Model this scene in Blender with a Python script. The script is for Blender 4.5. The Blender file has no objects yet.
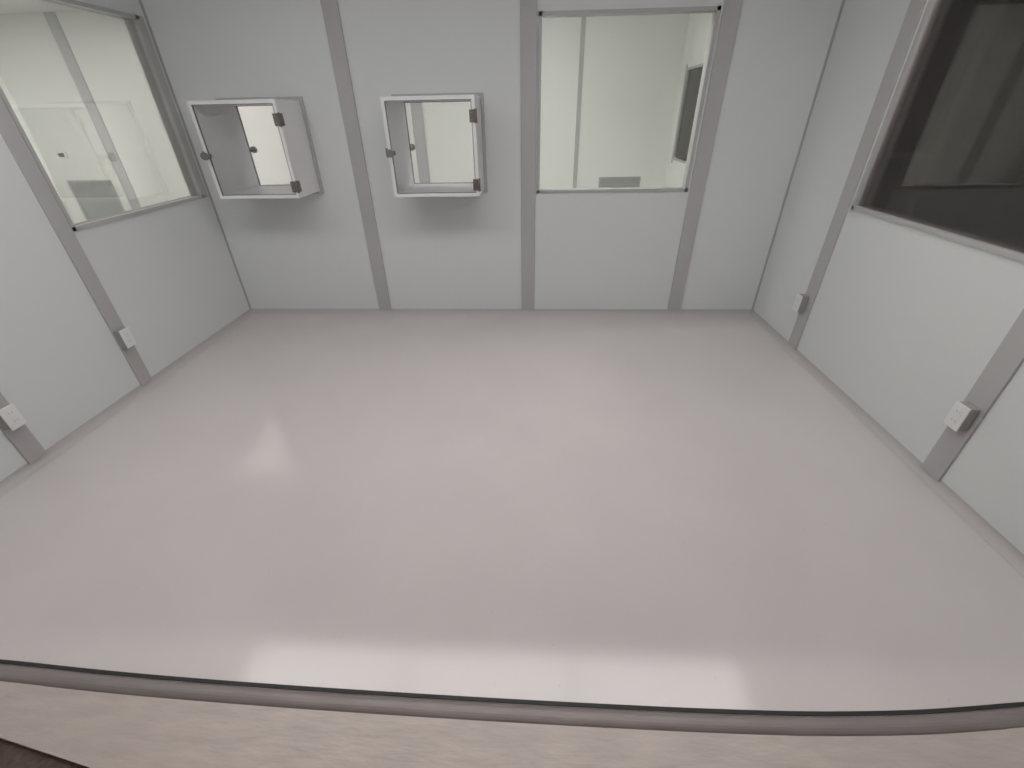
import bpy, bmesh, math, random
from mathutils import Vector, Matrix, Euler
random.seed(3)
S=bpy.context.scene
S.view_settings.view_transform='Standard'
H=1.55; XL=-2.616; XR=1.928; YB=3.66; YF=0.62; ZC=2.6; ZS=1.018
YFAR=6.16
# ------------------------------------------------ materials
def mat(name,col,rough=.5,metal=0,spec=.5,coat=0,bump=0,bscale=200,var=0,vscale=3,stretch=(1,1,1),emis=0,ecol=(1,1,1)):
    m=bpy.data.materials.new(name); m.use_nodes=True; nt=m.node_tree; b=nt.nodes['Principled BSDF']
    b.inputs['Base Color'].default_value=(*col,1); b.inputs['Roughness'].default_value=rough
    b.inputs['Metallic'].default_value=metal; b.inputs['Specular IOR Level'].default_value=spec
    b.inputs['Coat Weight'].default_value=coat; b.inputs['Coat Roughness'].default_value=.12
    if emis:
        b.inputs['Emission Color'].default_value=(*ecol,1); b.inputs['Emission Strength'].default_value=emis
    tc=nt.nodes.new('ShaderNodeTexCoord'); mp=nt.nodes.new('ShaderNodeMapping'); mp.inputs['Scale'].default_value=stretch
    nt.links.new(tc.outputs['Object'],mp.inputs[0])
    if var:
        n=nt.nodes.new('ShaderNodeTexNoise'); n.inputs['Scale'].default_value=vscale; n.inputs['Detail'].default_value=5
        nt.links.new(mp.outputs[0],n.inputs['Vector'])
        r=nt.nodes.new('ShaderNodeValToRGB'); r.color_ramp.elements[0].position=.3; r.color_ramp.elements[1].position=.7
        r.color_ramp.elements[0].color=(*[c*(1-var) for c in col],1); r.color_ramp.elements[1].color=(*[min(1,c*(1+var)) for c in col],1)
        nt.links.new(n.outputs['Fac'],r.inputs[0]); nt.links.new(r.outputs[0],b.inputs['Base Color'])
    if bump:
        n=nt.nodes.new('ShaderNodeTexNoise'); n.inputs['Scale'].default_value=bscale; n.inputs['Detail'].default_value=3
        nt.links.new(mp.outputs[0],n.inputs['Vector'])
        bp=nt.nodes.new('ShaderNodeBump'); bp.inputs['Strength'].default_value=bump; bp.inputs['Distance'].default_value=.002
        nt.links.new(n.outputs['Fac'],bp.inputs['Height']); nt.links.new(bp.outputs[0],b.inputs['Normal'])
    return m
def glassmat(name,tint,refl=1.0,f0=.04):
    m=bpy.data.materials.new(name); m.use_nodes=True; nt=m.node_tree; nt.nodes.clear()
    o=nt.nodes.new('ShaderNodeOutputMaterial'); mx=nt.nodes.new('ShaderNodeMixShader'); t=nt.nodes.new('ShaderNodeBsdfTransparent'); g=nt.nodes.new('ShaderNodeBsdfGlossy')
    g.inputs['Roughness'].default_value=.02; t.inputs['Color'].default_value=(*tint,1)
    fr=nt.nodes.new('ShaderNodeFresnel'); fr.inputs['IOR'].default_value=1.45
    ml=nt.nodes.new('ShaderNodeMath'); ml.operation='MULTIPLY'; ml.inputs[1].default_value=refl
    nt.links.new(fr.outputs[0],ml.inputs[0]); nt.links.new(ml.outputs[0],mx.inputs[0]); nt.links.new(t.outputs[0],mx.inputs[1]); nt.links.new(g.outputs[0],mx.inputs[2]); nt.links.new(mx.outputs[0],o.inputs[0])
    return m
M_wall=mat('wall_panel',(.70,.722,.718),.42,spec=.35,bump=.03,bscale=60,var=.012,vscale=1.5)
M_wallc=mat('wall_panel_corridor',(.77,.785,.745),.45,spec=.3)
M_post=mat('grey_batten',(.47,.458,.46),.45,spec=.4)
M_frame=mat('window_frame_grey',(.46,.46,.455),.4,spec=.4)
M_seam=mat('seam_grey',(.42,.42,.42),.6)
M_floor=mat('epoxy_floor',(.63,.589,.583),.13,spec=.55,bump=.05,bscale=35,var=.025,vscale=2.2)
def specks(m):
    nt=m.node_tree; b=nt.nodes['Principled BSDF']; src=b.inputs['Base Color'].links[0].from_socket
    tc=nt.nodes.new('ShaderNodeTexCoord'); v=nt.nodes.new('ShaderNodeTexVoronoi'); v.inputs['Scale'].default_value=14
    nt.links.new(tc.outputs['Object'],v.inputs['Vector'])
    r=nt.nodes.new('ShaderNodeValToRGB'); r.color_ramp.elements[0].position=.035; r.color_ramp.elements[1].position=.06
    r.color_ramp.elements[0].color=(.8,.8,.8,1); r.color_ramp.elements[1].color=(1,1,1,1)
    nt.links.new(v.outputs['Distance'],r.inputs[0])
    mm=nt.nodes.new('ShaderNodeMixRGB'); mm.blend_type='MULTIPLY'; mm.inputs[0].default_value=.5
    nt.links.new(src,mm.inputs[1]); nt.links.new(r.outputs[0],mm.inputs[2]); nt.links.new(mm.outputs[0],b.inputs['Base Color'])
specks(M_floor)
M_cove=mat('cove_grey',(.50,.48,.475),.4)
M_ceil=mat('ceiling_white',(.72,.72,.71),.7)
M_light=mat('led_diffuser',(.9,.9,.9),.5,emis=4.3,ecol=(1,.98,.97))
M_lightc=mat('led_diffuser_corridor',(.9,.9,.9),.5,emis=22.0,ecol=(1,1,.96))
M_lightl=mat('added_patch_glow',(.9,.9,.9),.5,emis=2.3,ecol=(1,.90,.86))  # glow of the added panel that mirrors in the floor
M_lightd=mat('added_darkroom_fill',(.9,.9,.9),.5,emis=22,ecol=(1,.91,.87))  # glow of the added fill that lifts the dark room
M_lightw=mat('added_warm_fill',(.9,.9,.9),.5,emis=2.5,ecol=(1,.84,.76))  # glow of the added panel that warms the near area
M_strip=mat('led_strip_warm',(.9,.9,.9),.5,emis=38,ecol=(1,.88,.83))
M_outer=mat('vinyl_sheet_beige',(.49,.43,.40),.36,spec=.4,bump=.8,bscale=14,var=.09,vscale=7,stretch=(1,4,1))
M_brown=mat('brown_carpet',(.10,.07,.06),.8,bump=.4,bscale=120,var=.3,vscale=60)
M_thr=mat('threshold_aluminium',(.25,.22,.215),.4,metal=.15,var=.08,vscale=20,stretch=(.3,4,1))
M_black=mat('rubber_black',(.02,.018,.018),.6)
M_white=mat('white_polypropylene',(.81,.80,.81),.35,spec=.4)
M_edge=mat('door_gasket_grey',(.22,.20,.22),.5)
M_metal=mat('hinge_steel',(.22,.19,.17),.35,metal=.6)
M_chrome=mat('latch_zinc',(.30,.29,.29),.3,metal=.7)
M_plate=mat('outlet_plastic',(.80,.80,.80),.35)
M_box=mat('outlet_box_grey',(.33,.325,.32),.45)
M_slot=mat('outlet_slot',(.12,.12,.12),.5)
M_grille=mat('grille_grey',(.44,.46,.44),.5)
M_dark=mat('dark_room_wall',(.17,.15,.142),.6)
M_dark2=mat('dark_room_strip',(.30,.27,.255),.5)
G=glassmat('clear_glass',(.985,.99,.985),.6)
G2=glassmat('tinted_glass',(.86,.83,.82),.9)
G3=glassmat('acrylic',(.98,.98,.985),.5)
# ------------------------------------------------ helpers
def link(o,parent=None):
    bpy.context.collection.objects.link(o)
    if parent: o.parent=parent
    return o
def bm_box(bm,a,b):
    x0,y0,z0=[min(p,q) for p,q in zip(a,b)]; x1,y1,z1=[max(p,q) for p,q in zip(a,b)]
    v=[bm.verts.new(p) for p in ((x0,y0,z0),(x1,y0,z0),(x1,y1,z0),(x0,y1,z0),(x0,y0,z1),(x1,y0,z1),(x1,y1,z1),(x0,y1,z1))]
    for f in ((3,2,1,0),(4,5,6,7),(0,1,5,4),(1,2,6,5),(2,3,7,6),(3,0,4,7)): bm.faces.new([v[i] for i in f])
def obj(name,boxes,m,parent=None,bev=0):
    bm=bmesh.new()
    for a,b in boxes: bm_box(bm,a,b)
    me=bpy.data.meshes.new(name); bm.to_mesh(me); bm.free(); me.materials.append(m)
    o=link(bpy.data.objects.new(name,me),parent)
    if bev:
        md=o.modifiers.new('bev','BEVEL'); md.width=bev; md.segments=2; md.limit_method='ANGLE'
    return o
def empty(name,loc=(0,0,0)):
    e=bpy.data.objects.new(name,None); e.empty_display_size=.1; link(e); return e
def wall(name,axis,t0,t1,u0,u1,z0,z1,holes,m):
    us=sorted({u0,u1,*[h[0] for h in holes],*[h[1] for h in holes]}); zs=sorted({z0,z1,*[h[2] for h in holes],*[h[3] for h in holes]})
    bx=[]
    for i in range(len(us)-1):
        for j in range(len(zs)-1):
            cu=(us[i]+us[i+1])/2; cz=(zs[j]+zs[j+1])/2
            if any(h[0]<cu<h[1] and h[2]<cz<h[3] for h in holes): continue
            if axis=='y': bx.append(((us[i],t0,zs[j]),(us[i+1],t1,zs[j+1])))
            else: bx.append(((t0,us[i],zs[j]),(t1,us[i+1],zs[j+1])))
    return obj(name,bx,m)
def cyl(name,r,d,loc,axis,m,parent,seg=24):
    bm=bmesh.new(); bmesh.ops.create_cone(bm,cap_ends=True,segments=seg,radius1=r,radius2=r,depth=d)
    rot={'z':Matrix(),'x':Matrix.Rotation(math.pi/2,4,'Y'),'y':Matrix.Rotation(math.pi/2,4,'X')}[axis]
    bmesh.ops.transform(bm,matrix=Matrix.Translation(loc)@rot,verts=bm.verts)
    me=bpy.data.meshes.new(name); bm.to_mesh(me); bm.free(); me.materials.append(m)
    for p in me.polygons: p.use_smooth=len(p.vertices)==4
    return link(bpy.data.objects.new(name,me),parent)
# ------------------------------------------------ main room shell
T=.08
WB=(.02,1.175,ZS-.005,2.10)      # back window x0,x1,z0,z1
WL=(2.43,3.58,ZS,2.13)           # left window y
WR=(1.70,2.88,ZS,2.13)           # right window y
B1=(-2.285,-1.69); B2=(-.995,-.385); BZ=(1.05,1.65)
wall('wall_back','y',YB,YB+T,XL-T,XR+T,0,ZC,[WB,(B1[0]+.02,B1[1]-.02,BZ[0]+.02,BZ[1]-.02),(B2[0]+.02,B2[1]-.02,BZ[0]+.02,BZ[1]-.02)],M_wall)
wall('wall_left','x',XL-T,XL,YF-.1,YB,0,ZC,[WL],M_wall)
wall('wall_right','x',XR,XR+T,YF-.1,YB,0,ZC,[WR],M_wall)
wall('wall_front','y',YF-.08,YF-.06,XL,XR,0,ZC,[(-1.86,1.66,-1,1.95)],M_wall)
obj('floor',[((XL-T,YF-.02,-.06),(XR+T,YB+T,0))],M_floor)
obj('ceiling',[((XL-T,YF-.1,ZC),(XR+T,YB+T,ZC+.06))],M_ceil)
# coved base
def cove(name,a,b,n,m,h=.05,d=.035):
    prof=[(0,0),(d,0)]+[(d-d*math.sin(t),h-h*math.cos(t)) for t in [math.pi/2*i/8 for i in range(1,9)]]
    a=Vector(a); b=Vector(b); n=Vector(n); bm=bmesh.new(); r=[]
    for p in (a,b): r.append([bm.verts.new(p+n*q[0]+Vector((0,0,q[1]+.0005))) for q in prof])
    k=len(prof)
    for i in range(k): bm.faces.new((r[0][i],r[0][(i+1)%k],r[1][(i+1)%k],r[1][i]))
    bm.faces.new(r[0][::-1]); bm.faces.new(r[1]); bmesh.ops.recalc_face_normals(bm,faces=bm.faces)
    me=bpy.data.meshes.new(name); bm.to_mesh(me); bm.free(); me.materials.append(m); link(bpy.data.objects.new(name,me))
cove('baseboard_back',(XL,YB,0),(XR,YB,0),(0,-1,0),M_cove)
cove('baseboard_left',(XL,YF,0),(XL,YB,0),(1,0,0),M_cove)
cove('baseboard_right',(XR,YF,0),(XR,YB,0),(-1,0,0),M_cove)
# battens
n=[0]
def trim(a,b,m=M_post,bev=.002):
    n[0]+=1; return obj('trim_%d'%n[0],[(a,b)],m,bev=bev)
p=.012
for x0,x1 in ((-1.40,-1.29),(-.10,.01),(1.19,1.30)): trim((x0,YB-p,.04),(x1,YB,ZC))
for y0,y1 in ((2.335,2.425),(1.575,1.665)): trim((XL,y0,.04),(XL+p,y1,ZC))
for y0,y1 in ((2.905,3.01),(1.575,1.68)): trim((XR-p,y0,.04),(XR,y1,ZC))
# corner seams
trim((XL,YB-.010,.05),(XL+.004,YB,ZC),M_seam,0); trim((XR-.004,YB-.010,.05),(XR,YB,ZC),M_seam,0)
trim((XL,YB-.004,.05),(XL+.012,YB,ZC),M_post,0); trim((XR-.012,YB-.004,.05),(XR,YB,ZC),M_post,0)
# windows
def window(name,axis,u0,u1,z0,z1,face,sgn,g,fw=.022):
    """sgn: direction towards the room from the wall face"""
    e=empty(name)
    d0=face+sgn*.008; d1=face-sgn*T
    bx=[(u0,u0+fw,z0,z1),(u1-fw,u1,z0,z1),(u0,u1,z0,z0+fw),(u0,u1,z1-fw,z1)]
    f=lambda a,b,da,db:(((a[0],da,a[2]),(a[1],db,a[3])) if axis=='y' else ((da,a[0],a[2]),(db,a[1],a[3])))
    obj('frame',[f(q,0,d0,d1) for q in bx],M_frame,e)
    gd=face-sgn*.012
    obj('glass',[f((u0+fw*.5,u1-fw*.5,z0+fw*.5,z1-fw*.5),0,gd,gd-sgn*.006)],g,e)
    return e
window('window_1','y',*WB,YB,-1,G)
window('window_2','x',*WL,XL,1,G)
window('window_3','x',*WR,XR,-1,G2)
trim((XL,3.58,ZS),(XL+.008,3.625,2.13),M_post)
# ------------------------------------------------ pass-through boxes
def passbox(x0,x1,z0,z1):
    e=empty('pass_through_box'); y0=YB-.35; y1=YB+T+.06; t=.022
    obj('shell',[((x0,y0,z0),(x0+t,y1,z1)),((x1-t,y0,z0),(x1,y1,z1)),((x0+t,y0,z0),(x1-t,y1,z0+t)),((x0+t,y0,z1-t),(x1-t,y1,z1))],M_white,e,bev=.0015)
    fl=.022
    obj('wall_flange',[((x0-fl,YB-.018,z0-fl),(x0-.0005,YB,z1+fl)),((x1+.0005,YB-.018,z0-fl),(x1+fl,YB,z1+fl)),((x0-.0005,YB-.018,z0-fl),(x1+.0005,YB,z0-.0005)),((x0-.0005,YB-.018,z1+.0005),(x1+.0005,YB,z1+fl))],M_post,e,bev=.002)
    for k,(ya,yb,sg) in enumerate(((y0-.014,y0-.002,-1),(y1+.002,y1+.014,1))):
        tag=('front','rear')[k]; w=.022; w2_=.027
        obj(tag+'_door_frame',[((x0,ya,z0),(x0+w,yb,z1)),((x1-w,ya,z0),(x1,yb,z1)),((x0+w,ya,z0),(x1-w,yb,z0+w)),((x0+w,ya,z1-w),(x1-w,yb,z1))],M_white,e,bev=.001)
        obj(tag+'_door_gasket',[((x0+w,ya+.001,z0+w),(x0+w2_,yb,z1-w)),((x1-w2_,ya+.001,z0+w),(x1-w,yb,z1-w)),((x0+w2_,ya+.001,z0+w),(x1-w2_,yb,z0+w2_)),((x0+w2_,ya+.001,z1-w2_),(x1-w2_,yb,z1-w))],M_edge,e)
        obj(tag+'_door_glass',[((x0+w2_,ya+.003,z0+w2_),(x1-w2_,yb-.003,z1-w2_))],G3,e)
        yo=ya if sg<0 else yb
        for i,zz in enumerate((z0+.075,z1-.115)):
            obj(tag+'_hinge_leaf_%d'%i,[((x1-.040,yo,zz-.036),(x1-.002,yo+sg*.006,zz+.036))],M_metal,e,bev=.001)
            obj(tag+'_hinge_side_%d'%i,[((x1+.0005,(y0 if sg<0 else y1)-sg*.002,zz-.036),(x1+.005,(y0 if sg<0 else y1)-sg*.034,zz+.036))],M_metal,e,bev=.001)
            cyl(tag+'_hinge_pin_%d'%i,.008,.08,(x1+.003,yo+sg*.004,zz),'z',M_metal,e)
            for dz in (-.02,.02): cyl(tag+'_screw_%d_%d'%(i,dz>0),.005,.004,(x1-.026,yo+sg*.007,zz+dz),'y',M_chrome,e,12)
        zz=(z0+z1)/2-.02
        cyl(tag+'_latch_post',.013,.045,(x0+.028,yo+sg*.02,zz),'y',M_chrome,e)
        cyl(tag+'_latch_knob',.024,.022,(x0+.028,yo+sg*.047,zz),'y',M_chrome,e)
        obj(tag+'_latch_arm',[((x0-.012,yo+sg*.008,zz-.014),(x0+.055,yo+sg*.018,zz+.014))],M_chrome,e,bev=.003)
        obj(tag+'_latch_keeper',[((x0-.016,yo,zz-.028),(x0-.0006,yo-sg*.04,zz+.028))],M_chrome,e,bev=.002)
passbox(B1[0],B1[1],*BZ); passbox(B2[0],B2[1],*BZ)
# ------------------------------------------------ outlets
def outlet(axis_face,sgn,y,z,off=p):
    e=empty('wall_outlet'); w=.036; h=.06; d=.045
    f=lambda d0,d1,a0,a1,b0,b1:((axis_face+sgn*d0,y+a0,z+b0),(axis_face+sgn*d1,y+a1,z+b1))
    obj('box',[f(off,off+d,-w+.003,w-.003,-h+.003,h-.003)],M_box,e,bev=.003)
    obj('plate',[f(off+d,off+d+.006,-w,w,-h,h)],M_plate,e,bev=.003)
    for s in (-1,1):
        zc=s*.022
        obj('receptacle_%d'%s,[f(off+d+.006,off+d+.008,-.017,.017,zc-.014,zc+.014)],M_plate,e,bev=.001)
        obj('slots_%d'%s,[f(off+d+.008,off+d+.0085,-.008,-.006,zc-.003,zc+.006),f(off+d+.008,off+d+.0085,.006,.008,zc-.003,zc+.006)],M_box,e)
outlet(XL,1,2.365,.385); outlet(XL,1,1.61,.32); outlet(XR,-1,2.985,.375); outlet(XR,-1,1.625,.385)
# ------------------------------------------------ ceiling lights
def troffer(x0,x1,y0,y1,z,m):
    e=empty('ceiling_light'); fr=.02
    obj('housing',[((x0-fr,y0-fr,z-.015),(x0,y1+fr,z-.0005)),((x1,y0-fr,z-.015),(x1+fr,y1+fr,z-.0005)),((x0,y0-fr,z-.015),(x1,y0,z-.0005)),((x0,y1,z-.015),(x1,y1+fr,z-.0005))],M_frame,e)
    obj('diffuser',[((x0,y0,z-.010),(x1,y1,z-.0005))],m,e)
for x0,x1 in ((-2.5,-1.09),(-1.05,.36),(.40,1.81)): troffer(x0,x1,1.3,2.02,ZC,M_light)
# ------------------------------------------------ corridor beyond left and back walls
XO=-7.0; XI=1.66
wall('wall_corridor_far','y',YFAR,YFAR+T,XO,XI+T,0,ZC,[],M_wallc)
wall('wall_corridor_left','x',XO-T,XO,-.5,YFAR,0,ZC,[],M_wallc)
wall('wall_corridor_right','x',XI,XI+T,YB+T,YFAR,0,ZC,[(4.6,5.92,1.04,1.93)],M_wallc)
wall('wall_corridor_near','y',-.6,-.5,XO,XL-T,0,ZC,[],M_wallc)
wall('wall_corridor_inner','x',XL-T,XL,-.5,YF-.1,0,ZC,[],M_wallc)
obj('floor_corridor',[((XO,YB+T,-.06),(XI,YFAR,0)),((XO,-.5,-.06),(XL-T,YB+T,0))],M_floor)
obj('ceiling_corridor',[((XO,YB+T,ZC),(XI,YFAR,ZC+.06)),((XO,-.5,ZC),(XL-T,YB+T,ZC+.06))],M_ceil)
for x in (-7.0,-5.58,-4.2,-2.85,-1.5,): 
    trim((max(x,XO+.001),YFAR-.01,.02),(x+.14,YFAR,ZC),M_frame)
trim((.50,YFAR-.008,.02),(.55,YFAR,ZC),M_frame)
trim((XI-.008,5.92,1.0),(XI,5.95,1.96),M_frame)
window('window_4','x',4.6,5.92,1.04,1.93,XI,-1,G2)
def grille(x0,x1,z0,z1):
    e=empty('return_air_grille'); y=YFAR
    obj('frame',[((x0,y-.012,z0),(x0+.025,y,z1)),((x1-.025,y-.012,z0),(x1,y,z1)),((x0+.025,y-.012,z0),(x1-.025,y,z0+.025)),((x0+.025,y-.012,z1-.025),(x1-.025,y,z1))],M_frame,e)
    bx=[]; z=z0+.03
    while z<z1-.03: bx.append(((x0+.025,y-.010,z),(x1-.025,y-.003,z+.008))); z+=.018
    obj('louvres',bx,M_grille,e); obj('backing',[((x0+.02,y-.002,z0+.02),(x1-.02,y-.0005,z1-.02))],M_grille,e)
grille(-6.32,-5.70,.25,.87); grille(.83,1.36,.2,.83)
e=empty('thermostat'); obj('body',[((-6.25,YFAR-.02,1.14),(-6.13,YFAR,1.21))],M_plate,e,bev=.004); obj('display',[((-6.235,YFAR-.022,1.152),(-6.16,YFAR-.02,1.198))],M_slot,e)
for c in ((-6.8,-4.9,3.7,4.3),(-.9,.3,3.85,4.25),): troffer(*c,ZC,M_lightc)
troffer(-4.8,-3.1,4.2,5.6,ZC,M_lightl)  # unseen panel, added so its reflection makes a pale patch on the floor
# ------------------------------------------------ dark room on the right
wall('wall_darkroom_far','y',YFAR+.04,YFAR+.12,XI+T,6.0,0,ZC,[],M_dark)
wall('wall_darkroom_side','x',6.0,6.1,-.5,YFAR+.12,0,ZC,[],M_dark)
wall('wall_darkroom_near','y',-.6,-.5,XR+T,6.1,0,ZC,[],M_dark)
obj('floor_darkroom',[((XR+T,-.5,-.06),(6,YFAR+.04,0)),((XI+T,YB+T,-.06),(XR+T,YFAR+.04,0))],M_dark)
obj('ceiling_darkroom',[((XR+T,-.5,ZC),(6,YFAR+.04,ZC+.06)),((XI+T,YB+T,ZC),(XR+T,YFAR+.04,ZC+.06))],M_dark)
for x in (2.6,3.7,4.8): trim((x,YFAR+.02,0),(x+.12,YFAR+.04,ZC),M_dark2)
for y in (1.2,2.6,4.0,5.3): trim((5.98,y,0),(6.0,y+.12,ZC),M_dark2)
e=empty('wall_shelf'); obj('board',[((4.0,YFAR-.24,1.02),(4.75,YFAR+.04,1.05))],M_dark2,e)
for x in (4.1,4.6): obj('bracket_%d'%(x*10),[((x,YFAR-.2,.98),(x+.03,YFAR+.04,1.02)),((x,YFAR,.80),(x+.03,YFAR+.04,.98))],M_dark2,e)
troffer(3.0,4.2,2.4,3.0,ZC,M_lightd)  # added fill panel to brighten this room, not a known fixture
# ------------------------------------------------ anteroom (camera side)
wall('wall_anteroom_back','y',-2.1,-2.0,XL,XR,0,ZC,[],M_wall)
wall('wall_anteroom_left','x',XL,XL+.05,-2.0,YF-.1,0,ZC,[],M_wall)
wall('wall_anteroom_right','x',XR,XR+T,-2.0,YF-.1,0,ZC,[],M_wall)
obj('ceiling_anteroom',[((XL,-2.0,ZC),(XR,YF-.1,ZC+.06))],M_ceil)
obj('floor_anteroom',[((XL,-2.0,-.07),(XR,YF-.02,-.012))],M_brown)
troffer(-1.0,.2,-1.2,-.6,ZC,M_lightw)  # unseen panel added to throw warm light on the near floor
troffer(-1.2,1.0,.452,.482,ZC-.0,M_strip)
# curved threshold
C=[(-1.86,.675),(-1.4,.648),(-.9,.632),(-.4,.622),(.1,.616),(.6,.614),(1.0,.622),(1.35,.65),(1.66,.69)]
def cy(x):
    for (a,b),(c,d) in zip(C,C[1:]):
        if a<=x<=c: 
            t=(x-a)/(c-a); return b+(d-b)*t
def cs(x): return sum(cy(min(1.66,max(-1.86,x+dx))) for dx in (-.2,-.1,0,.1,.2))/5
def strip(name,prof,m,parent):
    bm=bmesh.new(); N=60; rings=[]
    for i in range(N+1):
        x=-1.86+3.52*i/N; y=cs(x)
        rings.append([bm.verts.new((x,y+o,z)) for o,z in prof])
    k=len(prof)
    for a,b in zip(rings,rings[1:]):
        for j in range(k): bm.faces.new((a[j],a[(j+1)%k],b[(j+1)%k],b[j]))
    bm.faces.new(rings[0][::-1]); bm.faces.new(rings[-1]); bmesh.ops.recalc_face_normals(bm,faces=bm.faces)
    me=bpy.data.meshes.new(name); bm.to_mesh(me); bm.free(); me.materials.append(m); return link(bpy.data.objects.new(name,me),parent)
e=empty('door_threshold')
strip('gasket',[(-.009,-.01),(.002,-.01),(.002,.004),(-.009,.004)],M_black,e)
w_=.05
strip('metal_sill',[(-.009-w_,-.012)]+[(-.009-w_*(.5+.5*math.cos(t)),-.004+.014*math.sin(t)) for t in [math.pi*i/10 for i in range(11)]]+[(-.009,-.012)],M_thr,e)
# protective sheet outside
bm=bmesh.new()
top=[(-1.86+3.52*i/60) for i in range(61)]
def edge(x):
    if x<-1.2: return .40+(-1.2-x)*.17
    if x<-1.0: return .40-.8*(x+1.2)/.2
    return -.4
vt=[bm.verts.new((x,cs(x)-.0595,.0035)) for x in top]
vb=[bm.verts.new((x,edge(x),.0035)) for x in top]
for i in range(60): bm.faces.new((vb[i],vb[i+1],vt[i+1],vt[i]))
me=bpy.data.meshes.new('floor_protection_sheet'); bm.to_mesh(me); bm.free(); me.materials.append(M_outer)
o=link(bpy.data.objects.new('floor_protection_sheet',me)); md=o.modifiers.new('s','SOLIDIFY'); md.thickness=.014
# ------------------------------------------------ world, camera
w=bpy.data.worlds.new('world'); S.world=w; w.use_nodes=True; w.node_tree.nodes['Background'].inputs[0].default_value=(.5,.5,.5,1); w.node_tree.nodes['Background'].inputs[1].default_value=.1
cd=bpy.data.cameras.new('camera'); co=bpy.data.objects.new('camera',cd); link(co); S.camera=co
cd.sensor_width=36; cd.lens=433.2*36/1024; cd.clip_start=.02
th,ya,ro=.5599,-.0550,.0197
def w2(v):
    a,up,fw=v; c,s=math.cos(ro),math.sin(ro); x=c*a+s*up; u=-s*a+c*up
    ct,st=math.cos(th),math.sin(th); y=fw*ct+u*st; z=-fw*st+u*ct
    c,s=math.cos(ya),math.sin(ya); return Vector((c*x+s*y,-s*x+c*y,z))
R=Matrix((w2((1,0,0)),w2((0,1,0)),w2((0,0,-1)))).transposed()
co.matrix_world=Matrix.Translation((0,0,H))@R.to_4x4()
